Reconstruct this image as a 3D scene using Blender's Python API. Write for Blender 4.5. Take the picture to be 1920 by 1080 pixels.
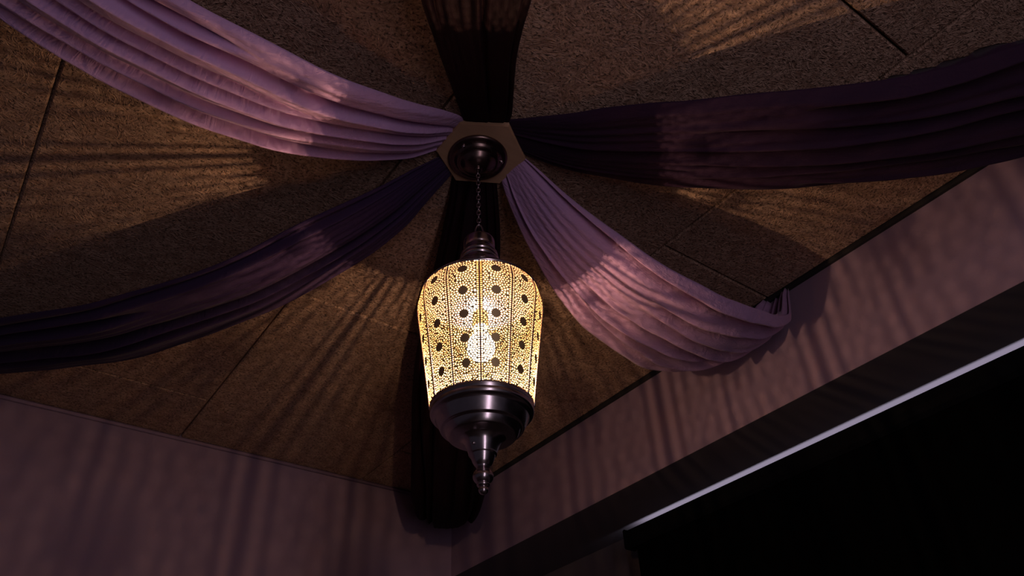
import bpy, bmesh, math, random
import numpy as np
from mathutils import Vector, Matrix

# ---------------------------------------------------------------- clear
for o in list(bpy.data.objects):
    bpy.data.objects.remove(o)
C = bpy.context.scene.collection
S = bpy.context.scene
PI = math.pi
ZC = 2.70                     # ceiling height
CAM_Z = 1.20                  # eye height (ceiling is 1.50 above it)

# ---------------------------------------------------------------- camera
yaw, pitch, roll, F = math.radians(37.666), math.radians(37.836), math.radians(-2.8306), 1434.68
cy, sy, cp, sp = math.cos(yaw), math.sin(yaw), math.cos(pitch), math.sin(pitch)
fwd = Vector((sy*cp, cy*cp, sp)); right0 = Vector((cy, -sy, 0)); up0 = right0.cross(fwd)
cr, sr = math.cos(roll), math.sin(roll)
right = cr*right0 + sr*up0; up = -sr*right0 + cr*up0
M = Matrix.Identity(4)
for i in range(3):
    M[i][0], M[i][1], M[i][2] = right[i], up[i], -fwd[i]
M.translation = Vector((0, 0, CAM_Z))
cam = bpy.data.cameras.new('camera'); cam.sensor_width = 36; cam.lens = 36*F/1920
cam.clip_start = .02
co = bpy.data.objects.new('camera', cam); C.objects.link(co); co.matrix_world = M
S.camera = co

# ---------------------------------------------------------------- view, world, daylight
S.view_settings.view_transform = 'Standard'; S.view_settings.look = 'None'
S.view_settings.gamma = 1; S.view_settings.use_curve_mapping = False
S.view_settings.exposure = 0.0
w = bpy.data.worlds.new('world'); S.world = w; w.use_nodes = True
bg = w.node_tree.nodes['Background']; bg.inputs[0].default_value = (.66, .56, .80, 1); bg.inputs[1].default_value = .027

def area(name, loc, target, sx, sy_, power, col, spread=None):
    l = bpy.data.lights.new(name, 'AREA'); l.shape = 'RECTANGLE'; l.size = sx; l.size_y = sy_
    l.energy = power; l.color = col
    if spread: l.spread = spread
    o = bpy.data.objects.new(name, l); C.objects.link(o)
    o.location = loc
    o.rotation_euler = (Vector(target)-Vector(loc)).to_track_quat('-Z', 'Y').to_euler()
    return o
# daylight from the window behind the camera
area('window_daylight', (-.08, -1.45, 1.35), (.5, 1.3, 1.55), .20, 2.6, 12.0, (.95, .78, .95))
# daylight leaking over the top of the black blind
gapl = area('blind_gap_daylight', (2.236, .12, 2.262), (2.236, .12, 2.4), .014, 4.0, 5.6, (.78, .80, 1.0))
gapl.rotation_euler = (math.pi, 0, 0)

# ---------------------------------------------------------------- materials
def mat(name, base=(.5,.5,.5), rough=.6, metal=0., spec=.5):
    m = bpy.data.materials.new(name); m.use_nodes = True
    b = m.node_tree.nodes['Principled BSDF']
    b.inputs['Base Color'].default_value = (*base, 1); b.inputs['Roughness'].default_value = rough
    b.inputs['Metallic'].default_value = metal; b.inputs['Specular IOR Level'].default_value = spec
    return m, m.node_tree, b
def nd(nt, t, **k):
    n = nt.nodes.new(t)
    for a, v in k.items():
        if a.startswith('_'): setattr(n, a[1:], v)
        else: n.inputs[a.replace('__', ' ')].default_value = v
    return n
def noise(nt, vec, scale, detail=3., rough=.5, dist=0.):
    n = nt.nodes.new('ShaderNodeTexNoise'); n.inputs['Scale'].default_value = scale
    n.inputs['Detail'].default_value = detail; n.inputs['Roughness'].default_value = rough
    n.inputs['Distortion'].default_value = dist
    nt.links.new(vec, n.inputs['Vector']); return n
def mathn(nt, op, a, b=None, clamp=False):
    n = nt.nodes.new('ShaderNodeMath'); n.operation = op; n.use_clamp = clamp
    for i, v in enumerate((a, b)):
        if v is None: continue
        if isinstance(v, (int, float)): n.inputs[i].default_value = v
        else: nt.links.new(v, n.inputs[i])
    return n.outputs[0]
def mixc(nt, fac, a, b, mode='MIX'):
    n = nt.nodes.new('ShaderNodeMix'); n.data_type = 'RGBA'; n.blend_type = mode
    for i, v in ((0, fac), (6, a), (7, b)):
        if isinstance(v, tuple): n.inputs[i].default_value = (*v, 1)
        elif isinstance(v, (int, float)): n.inputs[i].default_value = v
        else: nt.links.new(v, n.inputs[i])
    return n.outputs[2]
def mapping(nt, vec, scale=(1,1,1), rot=(0,0,0)):
    n = nt.nodes.new('ShaderNodeMapping'); n.inputs['Scale'].default_value = scale
    n.inputs['Rotation'].default_value = rot; nt.links.new(vec, n.inputs['Vector']); return n.outputs[0]
def bump(nt, h, b, strength, dist):
    n = nt.nodes.new('ShaderNodeBump'); n.inputs['Strength'].default_value = strength
    n.inputs['Distance'].default_value = dist; nt.links.new(h, n.inputs['Height'])
    nt.links.new(n.outputs[0], b.inputs['Normal'])

def woodwool():
    m, nt, b = mat('wood_wool', rough=.95, spec=.1)
    tc = nt.nodes.new('ShaderNodeTexCoord').outputs['Object']
    warp = noise(nt, tc, 9, 2)
    wv = nt.nodes.new('ShaderNodeVectorMath'); wv.operation = 'MULTIPLY_ADD'
    nt.links.new(warp.outputs['Color'], wv.inputs[0]); wv.inputs[1].default_value = (.09, .09, 0)
    nt.links.new(tc, wv.inputs[2]); v = wv.outputs[0]
    strands = None
    for i, ang in enumerate((.2, .95, 1.75, 2.6, 3.3)):
        mp = nt.nodes.new('ShaderNodeMapping'); mp.inputs['Rotation'].default_value = (0, 0, ang)
        nt.links.new(v, mp.inputs[0])
        mp2 = nt.nodes.new('ShaderNodeMapping'); mp2.inputs['Scale'].default_value = (30, 125, 1)
        mp2.inputs['Location'].default_value = (i*3.7, i*7.1, i*1.3); nt.links.new(mp.outputs[0], mp2.inputs[0])
        n = noise(nt, mp2.outputs[0], 1.0, 1.0)
        r = mathn(nt, 'ABSOLUTE', mathn(nt, 'SUBTRACT', n.outputs[0], .5))
        r = mathn(nt, 'SUBTRACT', 1.0, mathn(nt, 'MULTIPLY', r, 11.0), True)
        msk = noise(nt, tc, 22+i*3, 1.0)
        r = mathn(nt, 'MULTIPLY', r, mathn(nt, 'MULTIPLY', mathn(nt, 'SUBTRACT', msk.outputs[0], .40), 5.0, True))
        strands = r if strands is None else mathn(nt, 'MAXIMUM', strands, r)
    big = noise(nt, tc, 2.2, 4, .6)
    pit = noise(nt, tc, 130, 2, .6)
    pm = mathn(nt, 'MULTIPLY', mathn(nt, 'SUBTRACT', pit.outputs[0], .33), 7.0, True)
    c = mixc(nt, strands, (.36, .205, .135), (.78, .52, .37))
    c = mixc(nt, pm, (.10, .066, .045), c)
    c = mixc(nt, mathn(nt, 'MULTIPLY', big.outputs[0], .55), c, (.24, .155, .11))
    nt.links.new(c, b.inputs['Base Color'])
    h = mathn(nt, 'ADD', strands, mathn(nt, 'MULTIPLY', pm, .6))
    bump(nt, h, b, .75, .003)
    return m
def plaster(name, c1, c2):
    m, nt, b = mat(name, rough=.75, spec=.25)
    tc = nt.nodes.new('ShaderNodeTexCoord').outputs['Object']
    n = noise(nt, mapping(nt, tc, (3, 3, 1.2)), 1.5, 4, .55)
    nt.links.new(mixc(nt, n.outputs[0], c1, c2), b.inputs['Base Color'])
    f = noise(nt, tc, 160, 2)
    bump(nt, f.outputs[0], b, .12, .002)
    return m
def fabric(name, c1, c2, crinkle=.5, transl=.12, sheen=.15):
    m, nt, b = mat(name, rough=.78, spec=.15)
    uv = nt.nodes.new('ShaderNodeUVMap'); uv.uv_map = 'UVMap'
    v = uv.outputs[0]
    n = noise(nt, mapping(nt, v, (6, 14, 1)), 1, 4, .6, .6)
    nt.links.new(mixc(nt, n.outputs[0], c1, c2), b.inputs['Base Color'])
    b.inputs['Sheen Weight'].default_value = sheen; b.inputs['Sheen Roughness'].default_value = .5
    w1 = noise(nt, mapping(nt, v, (18, 75, 1), (0, 0, .10)), 1, 3, .55, .8)
    w2 = noise(nt, mapping(nt, v, (45, 38, 1), (0, 0, .8)), 1, 3, .6, 1.2)
    wv = nt.nodes.new('ShaderNodeTexWave'); wv.inputs['Scale'].default_value = 420
    nt.links.new(v, wv.inputs[0])
    h = mathn(nt, 'ADD', w1.outputs[0], mathn(nt, 'MULTIPLY', w2.outputs[0], .6))
    bump(nt, h, b, crinkle, .006)
    tr = nt.nodes.new('ShaderNodeBsdfTranslucent'); tr.inputs[0].default_value = (*c1, 1)
    mx = nt.nodes.new('ShaderNodeMixShader'); mx.inputs[0].default_value = transl
    out = nt.nodes['Material Output']
    nt.links.new(b.outputs[0], mx.inputs[1]); nt.links.new(tr.outputs[0], mx.inputs[2])
    nt.links.new(mx.outputs[0], out.inputs[0])
    return m
def aged_metal(name, c, rough, var=.12):
    m, nt, b = mat(name, c, rough, 1.0)
    tc = nt.nodes.new('ShaderNodeTexCoord').outputs['Object']
    n = noise(nt, tc, 35, 4, .6)
    r = mathn(nt, 'ADD', mathn(nt, 'MULTIPLY', mathn(nt, 'SUBTRACT', n.outputs[0], .5), var*2), rough)
    nt.links.new(r, b.inputs['Roughness'])
    nt.links.new(mixc(nt, n.outputs[0], tuple(x*.75 for x in c), tuple(min(1, x*1.25) for x in c)), b.inputs['Base Color'])
    return m
MW = woodwool()
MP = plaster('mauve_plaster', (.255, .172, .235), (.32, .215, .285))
MSOF = plaster('shaded_plaster', (.085, .070, .078), (.10, .080, .09))  # shade under the bulkhead painted in, for its underside and the recessed wall
MGAP, _, _ = mat('shadow_gap', (.02, .016, .016), .8)
MFL, _, _ = mat('dark_floor', (.08, .06, .05), .6)
MMET = aged_metal('aged_pewter', (.52, .45, .46), .24, .06)
MBRASS = aged_metal('pierced_brass', (.60, .46, .24), .60)
MBRONZE = aged_metal('dark_bronze', (.20, .135, .12), .3)
MBLK, _, _ = mat('black_cloth', (.002, .002, .0022), .95, 0, .0)
MBLKP, _, _ = mat('black_plastic', (.004, .004, .005), .85, 0, .05)
MWOOD = None
def wood():
    m, nt, b = mat('raw_board', rough=.7, spec=.3)
    tc = nt.nodes.new('ShaderNodeTexCoord').outputs['Object']
    n = noise(nt, mapping(nt, tc, (8, 60, 8)), 1, 4, .6, .5)
    nt.links.new(mixc(nt, n.outputs[0], (.42, .24, .13), (.60, .37, .22)), b.inputs['Base Color'])
    bump(nt, n.outputs[0], b, .15, .002)
    return m
MWOOD = wood()

# ---------------------------------------------------------------- helpers
def link_mesh(name, me, m, parent=None, smooth=False):
    if m: me.materials.append(m)
    if smooth: me.polygons.foreach_set('use_smooth', [True]*len(me.polygons))
    o = bpy.data.objects.new(name, me); C.objects.link(o)
    if parent: o.parent = parent
    return o
def obj(name, bm, m, parent=None, smooth=False):
    me = bpy.data.meshes.new(name); bmesh.ops.recalc_face_normals(bm, faces=bm.faces)
    bm.to_mesh(me); bm.free()
    return link_mesh(name, me, m, parent, smooth)
def box(bm, x0, x1, y0, y1, z0, z1):
    v = [bm.verts.new(p) for p in ((x0,y0,z0),(x1,y0,z0),(x1,y1,z0),(x0,y1,z0),(x0,y0,z1),(x1,y0,z1),(x1,y1,z1),(x0,y1,z1))]
    for f in ((0,3,2,1),(4,5,6,7),(0,1,5,4),(1,2,6,5),(2,3,7,6),(3,0,4,7)):
        bm.faces.new([v[i] for i in f])
def boxobj(name, b, m, parent=None, bevel=0):
    bm = bmesh.new(); box(bm, *b)
    if bevel: bmesh.ops.bevel(bm, geom=list(bm.edges), offset=bevel, segments=3, affect='EDGES', profile=.5)
    return obj(name, bm, m, parent)
def struct(o): o['kind'] = 'structure'; return o
def lathe(bm, prof, seg=96, cx=0, cy_=0):
    rings = []
    for r, z in prof:
        if r < 1e-5: rings.append([bm.verts.new((cx, cy_, z))])
        else: rings.append([bm.verts.new((cx+r*math.cos(2*PI*i/seg), cy_+r*math.sin(2*PI*i/seg), z)) for i in range(seg)])
    for a, b in zip(rings, rings[1:]):
        for i in range(seg):
            j = (i+1) % seg
            if len(a) == 1 and len(b) == 1: continue
            if len(a) == 1: bm.faces.new((a[0], b[i], b[j]))
            elif len(b) == 1: bm.faces.new((a[i], b[0], a[j]))
            else: bm.faces.new((a[i], b[i], b[j], a[j]))
def smoothprof(pts, n=5):
    """catmull-rom through profile points; a point repeated marks a sharp edge"""
    out = []
    segs = [[pts[0]]]
    for p in pts[1:]:
        if p == segs[-1][-1]: segs.append([p])
        else: segs[-1].append(p)
    for sg in segs:
        if len(sg) < 3: out += sg; continue
        q = [sg[0]]+sg+[sg[-1]]
        for i in range(1, len(q)-2):
            for k in range(n):
                t = k/n
                out.append(tuple(.5*((2*q[i][d]) + (-q[i-1][d]+q[i+1][d])*t + (2*q[i-1][d]-5*q[i][d]+4*q[i+1][d]-q[i+2][d])*t*t + (-q[i-1][d]+3*q[i][d]-3*q[i+1][d]+q[i+2][d])*t**3) for d in (0,1)))
        out.append(sg[-1])
    res = []
    for p in out:
        p = (max(p[0], 0), p[1])
        if not res or abs(res[-1][0]-p[0])+abs(res[-1][1]-p[1]) > 1e-6: res.append(p)
    return res
def tube(bm, pts, r, seg=8, closed=False, caps=True):
    pts = [Vector(p) for p in pts]; n = len(pts); rings = []
    ref = None
    for i, p in enumerate(pts):
        if closed: t = pts[(i+1) % n]-pts[i-1]
        else: t = pts[min(i+1, n-1)]-pts[max(i-1, 0)]
        t.normalize()
        if ref is None:
            ref = Vector((0,0,1)) if abs(t.z) < .9 else Vector((1,0,0))
        a = (ref - t*ref.dot(t)).normalized(); ref = a; b = t.cross(a)
        rr = r(i/(n-1)) if callable(r) else r
        rings.append([bm.verts.new(p + a*rr*math.cos(2*PI*k/seg) + b*rr*math.sin(2*PI*k/seg)) for k in range(seg)])
    m = n if closed else n-1
    for i in range(m):
        a, b = rings[i], rings[(i+1) % n]
        for k in range(seg):
            bm.faces.new((a[k], a[(k+1) % seg], b[(k+1) % seg], b[k]))
    if caps and not closed:
        bm.faces.new(rings[0][::-1]); bm.faces.new(rings[-1])

# ---------------------------------------------------------------- room shell
XR, YL = 1.94, 3.085          # bulkhead face and left wall
XW = 2.30                     # recessed wall under the bulkhead
ZB = ZC-.37                   # bulkhead underside
X0, Y0 = -2.4, -2.6
def ceiling():
    bm = bmesh.new()
    g = .0028
    xs = [-2.55, -1.76, -.955, -.16, .62, 1.445, XR-.012]
    for i in range(len(xs)-1):
        ph = {0: .30, 1: 1.11, 2: .30, 3: 1.11, 4: .30, 5: 1.11}[i]
        seams = sorted(y for y in [ph+k*1.62 for k in range(-4, 5)] if Y0+.05 < y < YL-.02)
        ys = [Y0]+seams+[YL]
        for a, b in zip(ys, ys[1:]):
            x0, x1, y0, y1 = xs[i]+g, xs[i+1]-g, a+g, b-g
            z0, z1 = ZC, ZC+.025; e = .004
            lo = [bm.verts.new(p) for p in ((x0+e,y0+e,z0),(x1-e,y0+e,z0),(x1-e,y1-e,z0),(x0+e,y1-e,z0))]
            md = [bm.verts.new(p) for p in ((x0,y0,z0+e),(x1,y0,z0+e),(x1,y1,z0+e),(x0,y1,z0+e))]
            hi = [bm.verts.new(p) for p in ((x0,y0,z1),(x1,y0,z1),(x1,y1,z1),(x0,y1,z1))]
            bm.faces.new(lo[::-1])
            for A, B in ((lo, md), (md, hi)):
                for k in range(4): bm.faces.new((A[k], A[(k+1)%4], B[(k+1)%4], B[k]))
    box(bm, X0, XR+.6, Y0, YL+.1, ZC+.025, ZC+.07)
    return struct(obj('ceiling', bm, MW))
ceiling()
struct(boxobj('floor', (X0, XW+.1, Y0, YL+.1, -.05, 0), MFL))
struct(boxobj('wall_left', (X0, XW+.1, YL, YL+.1, 0, ZC+.02), MP))
# right: bulkhead face above, recessed wall below it
struct(boxobj('wall_right', (XR, XR+.012, Y0, YL, ZB, ZC-.0), MP))
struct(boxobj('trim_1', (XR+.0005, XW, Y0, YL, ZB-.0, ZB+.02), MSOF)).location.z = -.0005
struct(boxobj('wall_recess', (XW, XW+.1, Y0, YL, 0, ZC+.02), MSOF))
struct(boxobj('shadow_gap_strip', (XR-.012, XR-.0005, Y0, YL-.0005, ZC-.012, ZC+.024), MGAP))  # solid dark strip stands in for the shade along the ceiling edge
bm = bmesh.new()                                     # small bead along the top of the left wall
tube(bm, [(X0, YL-.006, ZC-.010), (XR-.0125, YL-.006, ZC-.010)], .008, 10)
struct(obj('trim_3', bm, MP, smooth=True))

# ---------------------------------------------------------------- roller blind
rb = bpy.data.objects.new('roller_blind', None); C.objects.link(rb); rb.location = (2.2, .4, 0.9)
rb['label'] = 'long black roller blind below the bulkhead, light leaking over its top'; rb['category'] = 'blind'
ya, yb = -1.9, 2.165
bm = bmesh.new()
n = 20                                               # rounded cassette
prof = [(2.222, 2.296), (2.178, 2.296), (2.170, 2.288), (2.170, 2.262), (2.176, 2.240), (2.190, 2.228), (2.222, 2.228)]
A = [bm.verts.new((x-2.2, ya-.4, z-.9)) for x, z in prof]; B = [bm.verts.new((x-2.2, yb-.4-.014, z-.9)) for x, z in prof]
for k in range(len(prof)):
    j = (k+1) % len(prof); bm.faces.new((A[k], A[j], B[j], B[k]))
bm.faces.new(A); bm.faces.new(B[::-1])
obj('cassette', bm, MBLKP, rb)
bm = bmesh.new(); box(bm, -.034, .026, yb-.4-.014, yb-.4, 1.322, 1.402)
bmesh.ops.bevel(bm, geom=list(bm.edges), offset=.008, segments=4, affect='EDGES', profile=.5)
obj('end_cap', bm, MBLKP, rb)
bm = bmesh.new(); box(bm, -.004, -.001, ya-.4+.03, yb-.4-.042, .02, 1.335)
obj('blind_cloth', bm, MBLK, rb)
bm = bmesh.new(); box(bm, -.012, .008, ya-.4+.03, yb-.4-.042, 0, .024)
bmesh.ops.bevel(bm, geom=list(bm.edges), offset=.004, segments=3, affect='EDGES', profile=.5)
obj('bottom_bar', bm, MBLKP, rb)

# ---------------------------------------------------------------- hexagonal ceiling board
HC = (.771, 1.099)
bm = bmesh.new()
rng = [(-152), (-88), (-25), 31, 92, 151]
lo = [bm.verts.new((.116*math.cos(math.radians(a)), .116*math.sin(math.radians(a)), -.013)) for a in rng]
hi = [bm.verts.new((.116*math.cos(math.radians(a)), .116*math.sin(math.radians(a)), 0)) for a in rng]
bm.faces.new(lo); bm.faces.new(hi[::-1])
for k in range(6): bm.faces.new((lo[k], hi[k], hi[(k+1)%6], lo[(k+1)%6]))
bmesh.ops.bevel(bm, geom=[e for e in bm.edges if abs(e.verts[0].co.z-e.verts[1].co.z) < 1e-6 and e.verts[0].co.z < -.01], offset=.002, segments=2, affect='EDGES')
hb = obj('ceiling_board', bm, MWOOD)
hb.location = (*HC, ZC-.006)
hb['label'] = 'small hexagonal brown board on the ceiling behind the lantern canopy'; hb['category'] = 'board'

# ---------------------------------------------------------------- drapes
def interp(pts, s):
    """monotone-ish cubic through (s, value) pairs"""
    x = np.array([p[0] for p in pts], float); y = np.array([p[1] for p in pts], float)
    d = np.diff(y)/np.diff(x); mm = np.zeros_like(y)
    mm[0], mm[-1] = d[0], d[-1]
    for i in range(1, len(y)-1):
        mm[i] = 0 if d[i-1]*d[i] <= 0 else 2*d[i-1]*d[i]/(d[i-1]+d[i])
        if d[i-1]*d[i] <= 0: mm[i] = .5*(d[i-1]+d[i])*.6
    i = int(np.clip(np.searchsorted(x, s)-1, 0, len(x)-2)); hh = x[i+1]-x[i]; t = min(max((s-x[i])/hh, 0), 1)
    return float((2*t**3-3*t**2+1)*y[i]+(t**3-2*t**2+t)*hh*mm[i]+(-2*t**3+3*t**2)*y[i+1]+(t**3-t**2)*hh*mm[i+1])
def drape(seed, ang, sag, e1, e2, m, label, nf=7, amp=.020, curl=.02, group=None, belly=.6):
    rnd = random.Random(seed)
    th = math.radians(ang); e = Vector((math.cos(th), math.sin(th), 0)); nn = Vector((-e.y, e.x, 0))
    s0, s1 = sag[0][0], sag[-1][0]
    NS, NT = 170, 150
    # creases: position across (0..1), drift, depth, where along the length they open
    cr_ = []
    base = 0
    ws = [rnd.uniform(.5, 1.6) for _ in range(nf)]; tot = sum(ws); acc = 0
    for k in range(nf-1):
        acc += ws[k]
        cr_.append(dict(p=acc/tot, a=rnd.uniform(-.05, .05), b=rnd.uniform(-.03, .03), ph=rnd.uniform(0, 6.3),
                        d=rnd.uniform(.45, 1.3), f=rnd.uniform(1.5, 3.0), lo=rnd.choice([0, 0, 0, .25, .4]), hi=rnd.choice([1, 1, 1, .8])))
    fine = [(rnd.uniform(18, 46), rnd.uniform(0, 6.3), rnd.uniform(-4, 4), rnd.uniform(.2, 1)) for _ in range(5)]
    verts = []; uvs = []
    slen = 0; prev = None
    for i in range(NS+1):
        u = i/NS; s = s0+(s1-s0)*u
        h = interp(sag, s); a = interp(e1, s); b = interp(e2, s)
        wdt = b-a
        d = (interp(sag, min(s+.01, s1))-interp(sag, max(s-.01, s0)))/(min(s+.01, s1)-max(s-.01, s0))
        nrm = Vector((e.x*-d, e.y*-d, -1)).normalized()       # cloth's lower side
        P = Vector((*HC, ZC))+e*s; P.z = ZC-h
        if prev is not None: slen += (P-prev).length
        prev = P.copy()
        pos = []
        for c in cr_:
            q = c['p']+c['a']*math.sin(c['f']*u*2+c['ph'])+c['b']*math.sin(6*u+c['ph']*2)
            op = min(1, max(0, (u-c['lo'])/.12)) if c['lo'] else 1
            if c['hi'] < 1: op *= min(1, max(0, (c['hi']-u)/.15))
            pos.append((q, c['d']*op))
        pos.sort()
        env = min(1, .35+u*5) * (wdt/.30)**.5
        if h < .05: env *= .5+.5*h/.05
        for j in range(NT+1):
            t = j/NT
            # arches between creases, pulled up in a narrow cusp at each crease
            z = 0
            for q, dd in pos:
                dq = abs(t-q)
                z -= dd*math.exp(-(dq/(.016 if t < q else .042)))*1.6
                # each fold laps a little to one side
                z += .40*dd*math.exp(-((t-q+.03)/.03)**2)
            for k, (fq, ph, dr, am) in enumerate(fine):
                z += .028*am*math.sin(fq*t*2+ph+dr*u*2+.8*math.sin(5*u+ph))
            z += .04*math.sin(31*u+9*t+seed)*math.sin(17*u-13*t)
            edge = max(0, abs(t-.5)*2-.86)/.14
            z -= (edge**2)*curl/amp
            z += belly*(1-(2*t-1)**2)                              # the band bellies a little
            lat = a+wdt*t+.0015*math.sin(19*u+7*t+seed)
            V = P+nn*lat+nrm*(z*amp*env)
            if V.z > ZC-.0012: V.z = ZC-.0012
            verts.append(V); uvs.append((slen, t*wdt*1.3))
    faces = []
    W = NT+1
    for i in range(NS):
        for j in range(NT):
            faces.append((i*W+j, (i+1)*W+j, (i+1)*W+j+1, i*W+j+1))
    me = bpy.data.meshes.new('ceiling_drape'); me.from_pydata(verts, [], faces)
    uvl = me.uv_layers.new(name='UVMap')
    li = np.zeros(len(me.loops), dtype=np.int32); me.loops.foreach_get('vertex_index', li)
    uvl.data.foreach_set('uv', np.array(uvs, dtype=np.float32)[li].ravel())
    o = link_mesh('ceiling_drape', me, m, smooth=True)
    md = o.modifiers.new('thickness', 'SOLIDIFY'); md.thickness = .0012; md.offset = 1
    o['label'] = label; o['category'] = 'drape'; o['group'] = group or 'cloth drapes radiating from the lantern canopy'
    return o
F_MAUVE = fabric('mauve_cotton', (.54, .32, .56), (.64, .40, .65), .65, .12)
F_MAUVE_SHADED = fabric('shaded_mauve_cotton', (.43, .25, .43), (.52, .31, .51), .65, .10)  # same mauve cloth, its dimmer light put into the colour
F_PLUM = fabric('plum_cotton', (.022, .009, .026), (.034, .012, .034), .4, .05, .05)
F_INDIGO = fabric('indigo_cotton', (.040, .021, .062), (.052, .027, .072), .4, .05, .05)
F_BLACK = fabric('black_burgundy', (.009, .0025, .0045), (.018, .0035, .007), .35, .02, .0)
# (s, sag), one edge (s, lateral), other edge
drape(1, 181, [(.085,.004),(.3,.115),(.52,.19),(.67,.206),(.8,.201),(1.1,.13),(1.35,.006)],
      [(.085,-.055),(.16,-.104),(.24,-.117),(.44,-.139),(.77,-.154),(1.03,-.157),(1.35,-.13)],
      [(.085,.055),(.12,.070),(.24,.083),(.35,.095),(.46,.106),(.62,.124),(.77,.124),(1.03,.122),(1.35,.10)],
      F_MAUVE, 'wide pale mauve drape sweeping to the upper left of the ceiling', 7, .032)
drape(7, -124, [(.085,.004),(.3,.09),(.55,.14),(.8,.15),(1.1,.09),(1.35,.006)],
      [(.085,-.043),(.11,-.048),(.21,-.066),(.29,-.080),(.39,-.100),(.51,-.125),(.8,-.15),(1.35,-.12)],
      [(.085,.066),(.13,.073),(.32,.076),(.41,.083),(.51,.098),(.8,.12),(1.35,.10)],
      F_BLACK, 'black drape with a burgundy tinge rising from the canopy to the top edge', 7, .024)
drape(3, -49, [(.085,.004),(.3,.060),(.52,.135),(.73,.18),(.95,.205),(1.2,.2),(1.5,.13),(1.75,.006)],
      [(.085,-.080),(.23,-.082),(.35,-.101),(.47,-.120),(.63,-.130),(.85,-.125),(1.06,-.130),(1.2,-.148),(1.75,-.10)],
      [(.085,.030),(.11,.046),(.17,.087),(.25,.121),(.38,.150),(.51,.158),(.7,.174),(.94,.190),(1.16,.209),(1.29,.214),(1.75,.14)],
      F_PLUM, 'very dark plum drape with deep folds stretching to the right edge', 7, .042)
drape(14, 3.9, [(.085,.004),(.15,.060),(.25,.155),(.37,.229),(.5,.274),(.71,.285),(.94,.24),(1.09,.16),(1.158,.012)],
      [(.085,-.052),(.10,-.058),(.18,-.078),(.26,-.105),(.37,-.136),(.48,-.155),(.68,-.169),(.82,-.178),(1.0,-.165),(1.158,-.15)],
      [(.085,.034),(.15,.075),(.23,.104),(.36,.141),(.45,.162),(.56,.184),(.67,.196),(.81,.214),(.95,.20),(1.06,.12),(1.158,-.02)],
      F_MAUVE_SHADED, 'light mauve drape swooping right of the lantern to the mauve bulkhead wall', 7, .040)
drape(22, 121, [(.085,.004),(.27,.105),(.465,.175),(.715,.23),(1.08,.228),(1.5,.165),(1.9,.09),(2.27,.008)],
      [(.085,-.030),(.11,-.038),(.19,-.060),(.26,-.083),(.37,-.100),(.58,-.111),(.71,-.112),(.91,-.124),(1.35,-.148),(1.81,-.135),(2.27,-.10)],
      [(.085,.030),(.1,.034),(.19,.057),(.37,.086),(.47,.097),(.71,.104),(1.06,.115),(1.47,.126),(2.27,.10)],
      F_INDIGO, 'dark violet drape running from the canopy down to the lower left edge', 6, .032)
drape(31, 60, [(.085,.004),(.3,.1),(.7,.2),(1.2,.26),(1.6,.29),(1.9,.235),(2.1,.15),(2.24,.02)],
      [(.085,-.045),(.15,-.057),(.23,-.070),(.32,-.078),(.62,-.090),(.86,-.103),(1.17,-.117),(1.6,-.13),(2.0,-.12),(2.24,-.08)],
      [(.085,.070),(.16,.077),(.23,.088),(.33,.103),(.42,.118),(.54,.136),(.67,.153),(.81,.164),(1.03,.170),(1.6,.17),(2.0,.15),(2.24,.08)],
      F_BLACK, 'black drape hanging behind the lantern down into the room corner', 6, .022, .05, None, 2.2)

# ---------------------------------------------------------------- lantern
L = bpy.data.objects.new('hanging_lantern', None); C.objects.link(L)
LX, LY = .768, 1.112
L.location = (LX, LY, ZC-.019)
L['label'] = 'glowing pierced-metal lantern with pewter base hanging on a chain'; L['category'] = 'lantern'
DZ = CAM_Z-(ZC-.019)            # profile heights below are given from eye level
def lp(prof): return [(r, z+DZ) for r, z in prof]
def lat(name, prof, m, seg=96, parent=None, n=5):
    bm = bmesh.new(); lathe(bm, smoothprof(lp(prof), n), seg); return obj(name, bm, m, parent or L, True)
top = 1.481
can = lat('canopy', [(0, top), (.0747, top), (.0747, top), (.0765, top-.003), (.0755, top-.007), (.072, top-.010), (.066, top-.011), (.066, top-.011), (.060, top-.013),
                     (.054, top-.019), (.050, top-.021), (.050, top-.021), (.044, top-.023), (.034, top-.034), (.022, top-.041), (.010, top-.044), (.010, top-.044), (.010, top-.050), (.006, top-.053), (0, top-.053)], MBRONZE)
for a in (200, 330):
    bm = bmesh.new(); cx, cy_ = .061*math.cos(math.radians(a)), .061*math.sin(math.radians(a))
    lathe(bm, [(.0045, top-.010+DZ), (.0045, top-.0165+DZ), (.003, top-.0185+DZ), (0, top-.019+DZ)], 16, cx, cy_)
    obj('screw', bm, MMET, L, True)
# chain from the canopy to the neck loop
z = top-.050; zend = 1.239; nlink = 15; pitch = (z-zend)/nlink
proto = None
for k in range(nlink):
    if proto is None:
        bm = bmesh.new(); pts = []
        hw, hl = .0042, pitch*.5+.0012
        for a in range(20):
            t = 2*PI*a/20; x = hw*math.cos(t); zz = (hl-hw)*(1 if math.sin(t) > 0 else -1)*(abs(math.sin(t))**.3)+hw*math.sin(t)
            pts.append((x, 0, zz))
        tube(bm, pts, .0013, 8, True)
        proto = obj('chain_link', bm, MMET, L, True); o = proto
    else:
        o = proto.copy(); C.objects.link(o); o.parent = L
    o.location = (0, 0, z-pitch*(k+.5)+DZ); o.rotation_euler = (0, 0, .9+(k % 2)*PI/2)
bm = bmesh.new()
tube(bm, [(.0045+.0015*math.sin(i*.9), .002*math.cos(i*.7), z+.006-(z-zend+.045)*i/24+DZ) for i in range(25)], .0016, 8)
obj('cord', bm, MBLKP, L, True)
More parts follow.
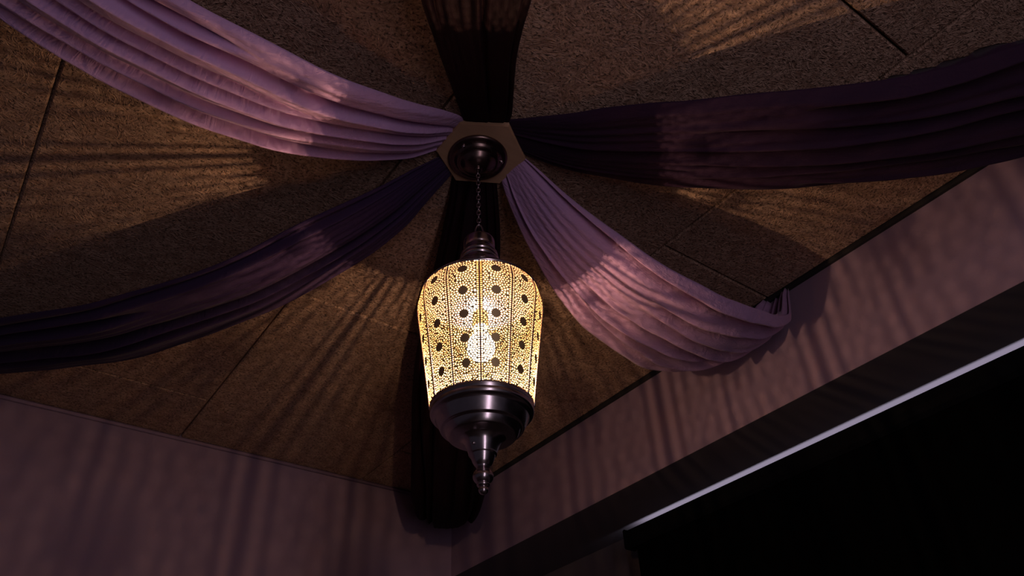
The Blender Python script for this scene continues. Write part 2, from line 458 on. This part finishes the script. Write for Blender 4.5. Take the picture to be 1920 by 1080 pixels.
# loop on the neck
bm = bmesh.new(); pts = []
yr = math.radians(-37.7)
for a in range(-2, 23):
    t = PI*a/20; r = .0115
    x = r*math.cos(t); pts.append((x*math.cos(yr), x*math.sin(yr), 1.198+DZ+.046*max(math.sin(t), -.1)))
tube(bm, pts, .0022, 8)
obj('loop', bm, MMET, L, True)
lat('cap', [(0, 1.1965), (.026, 1.196), (.0325, 1.1945), (.0358, 1.1895), (.0365, 1.183), (.0365, 1.172), (.0350, 1.166), (.0350, 1.166), (.0375, 1.160), (.0395, 1.153), (.0420, 1.149),
            (.0432, 1.144), (.0415, 1.1395), (.0415, 1.1395), (.0445, 1.136), (.0455, 1.130), (.0435, 1.125), (.0435, 1.125), (.0470, 1.115), (.0550, 1.101), (.0640, 1.089), (.0740, 1.080), (.0740, 1.080), (.095, 1.066), (.128, 1.034), (.131, 1.028),
            (.131, 1.028), (.128, 1.026), (.126, 1.030), (.07, 1.074), (.05, 1.09), (0, 1.095)], MMET)
# pierced shade: filigree of small openings around solid discs, twelve panels
ZT, ZBt = 1.030, .745
def shade_r(z):
    t = (z-ZBt)/(ZT-ZBt)
    r = .1035+.0335*min(t/.86, 1)**1.05
    if t > .80: r -= .010*((t-.80)/.20)**2.2
    return r
NPAN, NU, NV = 12, 84, 344
rnd = random.Random(5)
PW, PH = .066, ZT-ZBt           # nominal panel size in metres
rows = 5
seeds = []; solid = []
dis = [PH*(.905-k*.187) for k in range(rows)]
ux = .5*PW
for dy in dis:
    for (rr, nn_) in ((.0128, 14), (.0176, 19)):
        for k in range(nn_):
            a = 2*PI*(k+.5*(rr > .015))/nn_; X, Y = ux+rr*math.cos(a), dy+rr*math.sin(a)
            ok = all((X-ux)**2+(Y-d2)**2 > (.0125)**2 for d2 in dis if d2 != dy)
            ok = ok and all((X-p[0])**2+(Y-p[1])**2 > .0034**2 for p in seeds)
            if ok: seeds.append((X, Y))
for k in range(int(PH/.0048)+1):                         # beads beside each rib
    for X in (.0032, PW-.0032): seeds.append((X, .002+k*.0048))
for j in range(int(PH/.0048)+2):
    for i in range(int(PW/.0054)+1):
        X, Y = .0082+i*.0054+(j % 2)*.0027+rnd.uniform(-.0006, .0006), j*.0048+rnd.uniform(-.0006, .0006)
        if not .006 < X < PW-.006: continue
        if any((X-ux)**2+(Y-d)**2 < .0118**2 for d in dis): continue
        if all((X-p[0])**2+(Y-p[1])**2 > .0044**2 for p in seeds): seeds.append((X, Y))
SX = np.array(seeds)
gx = (np.arange(NU)+.5)/NU*PW; gy = (np.arange(NV)+.5)/NV*PH
G = np.stack(np.meshgrid(gx, gy, indexing='xy'), -1).reshape(-1, 2)
dd = np.sqrt(((G[:, None, :]-SX[None])**2).sum(-1)); dd.partition(1, axis=1)
hole = (dd[:, 1]-dd[:, 0] > .0022) & (dd[:, 0] < .0030)
for d in dis: hole &= ((G[:, 0]-ux)**2+(G[:, 1]-d)**2 > .0101**2)
hole &= (G[:, 0] > .0010) & (G[:, 0] < PW-.0010) & (G[:, 1] > .004) & (G[:, 1] < PH-.0022)
hole = hole.reshape(NV, NU)
NC = NPAN*NU
th0 = math.radians(-125.0)      # a rib faces the camera side
ang = th0+2*PI*np.arange(NC)/NC; zz = ZBt+PH*np.arange(NV+1)/NV
RR = np.array([shade_r(v) for v in zz])
vv = np.stack([RR[:, None]*np.cos(ang)[None], RR[:, None]*np.sin(ang)[None], np.repeat((zz+DZ)[:, None], NC, 1)], -1).reshape(-1, 3)
full = np.tile(hole, (1, NPAN)); keep = ~full
jj, ii = np.nonzero(keep)
i2 = (ii+1) % NC
quads = np.stack([jj*NC+ii, jj*NC+i2, (jj+1)*NC+i2, (jj+1)*NC+ii], -1)
used = np.unique(quads); remap = -np.ones(len(vv), dtype=np.int64); remap[used] = np.arange(len(used))
vv = vv[used]; quads = remap[quads]
me = bpy.data.meshes.new('shade')
me.vertices.add(len(vv)); me.vertices.foreach_set('co', vv.astype(np.float32).ravel())
me.loops.add(quads.size); me.loops.foreach_set('vertex_index', quads.astype(np.int32).ravel())
me.polygons.add(len(quads)); me.polygons.foreach_set('loop_start', (np.arange(len(quads))*4).astype(np.int32))
me.update(calc_edges=True)
me.polygons.foreach_set('use_smooth', [True]*len(quads))
sh = link_mesh('shade', me, MBRASS, L); sh['label'] = 'pierced brass-coloured shade'
for k in range(NPAN):
    a = th0+2*PI*k/NPAN; bm = bmesh.new()
    tube(bm, [((shade_r(v)+.0005)*math.cos(a), (shade_r(v)+.0005)*math.sin(a), v+DZ) for v in np.linspace(ZBt+.004, ZT, 24)], .0019, 8)
    obj('rib', bm, MMET, L, True)
bm = bmesh.new()
tube(bm, [((shade_r(ZT)+.000)*math.cos(2*PI*k/120), shade_r(ZT)*math.sin(2*PI*k/120), ZT+DZ) for k in range(120)], .0016, 8, True)
obj('rim', bm, MBRASS, L, True)
# base bowl and finial
lat('base', [(.098, .752), (.1020, .7545), (.1045, .7510), (.1042, .7460), (.1030, .7410), (.1030, .7410), (.1036, .7380), (.1030, .7330), (.1010, .7300), (.0985, .7290), (.0985, .7290), (.0930, .7250),
             (.0930, .7250), (.0925, .7225), (.0925, .7225), (.0835, .7030), (.0835, .7030), (.0820, .7008), (.0785, .7000), (.0785, .7000), (.0755, .6998), (.0755, .6998), (.0750, .6980), (.0750, .6980), (.0682, .6865), (.0682, .6865), (.0655, .6845), (.0560, .6825), (.0450, .6806), (.0450, .6806),
             (.0410, .6780), (.0362, .6725), (.0328, .6660), (.0300, .6580), (.0282, .6515), (.0275, .6475), (.0275, .6475), (.0245, .6465), (.0245, .6465), (.0225, .6400), (.0190, .6310), (.0140, .6240), (.0120, .6210), (0, .6205)], MMET)
bm = bmesh.new()
lathe(bm, smoothprof(lp([(.098, .752), (.09, .740), (.07, .730), (0, .722)]), 3), 64)
obj('inner_pan', bm, MMET, L, True)
lat('finial', [(.0100, .6215), (.0120, .6180), (.0120, .6180), (.0165, .6130), (.0195, .6060), (.0190, .5990), (.0150, .5930), (.0110, .5905), (.0110, .5905), (.0125, .5880), (.0115, .5850), (.0080, .5830), (.0080, .5830),
               (.0092, .5790), (.0088, .5740), (.0055, .5700), (0, .5685)], MMET, 48)
bm = bmesh.new()
a = math.radians(-125-32); tube(bm, [(.026*math.cos(a), .026*math.sin(a), .662+DZ), (.034*math.cos(a), .034*math.sin(a), .659+DZ)], .0028, 12)
obj('set_screw', bm, MMET, L, True)
# bulb: socket, glass envelope with a glow added to it, light at the filament
ZF = .900
lat('socket', [(0, 1.10), (.005, 1.098), (.005, .985), (.005, .985), (.016, .983), (.0175, .975), (.0175, .945), (.0175, .945), (.014, .943), (0, .943)], MBRASS, 32)
bmg = bpy.data.materials.new('glowing_glass'); bmg.use_nodes = True; nt = bmg.node_tree
nt.nodes.remove(nt.nodes['Principled BSDF'])
tr = nt.nodes.new('ShaderNodeBsdfTransparent'); gl = nt.nodes.new('ShaderNodeBsdfGlossy'); gl.inputs['Roughness'].default_value = .05
mx = nt.nodes.new('ShaderNodeMixShader'); fr = nt.nodes.new('ShaderNodeFresnel'); fr.inputs[0].default_value = 1.2
nt.links.new(fr.outputs[0], mx.inputs[0]); nt.links.new(tr.outputs[0], mx.inputs[1]); nt.links.new(gl.outputs[0], mx.inputs[2])
em = nt.nodes.new('ShaderNodeEmission'); em.inputs[0].default_value = (1, .86, .62, 1); em.inputs[1].default_value = 7
ad = nt.nodes.new('ShaderNodeAddShader'); nt.links.new(mx.outputs[0], ad.inputs[0]); nt.links.new(em.outputs[0], ad.inputs[1])
nt.links.new(ad.outputs[0], nt.nodes['Material Output'].inputs[0])
bulb = lat('bulb', [(.0130, .944), (.0135, .936), (.0190, .922), (.0270, .908), (.0295, .894), (.0270, .879), (.0180, .868), (.0080, .8635), (0, .863)], bmg, 32)
# a thin upright filament, hottest at its lower end
wts = [.22, .13, .10, .09, .08, .07, .06, .06, .05, .05, .05, .04]
for k, wt in enumerate(wts):
    bl = bpy.data.lights.new('filament', 'POINT'); bl.energy = 22*wt; bl.color = (1.0, .63, .38); bl.shadow_soft_size = .0016
    bo = bpy.data.objects.new('filament', bl); C.objects.link(bo); bo.parent = L; bo.location = (0, 0, .884+.0022*k+DZ)
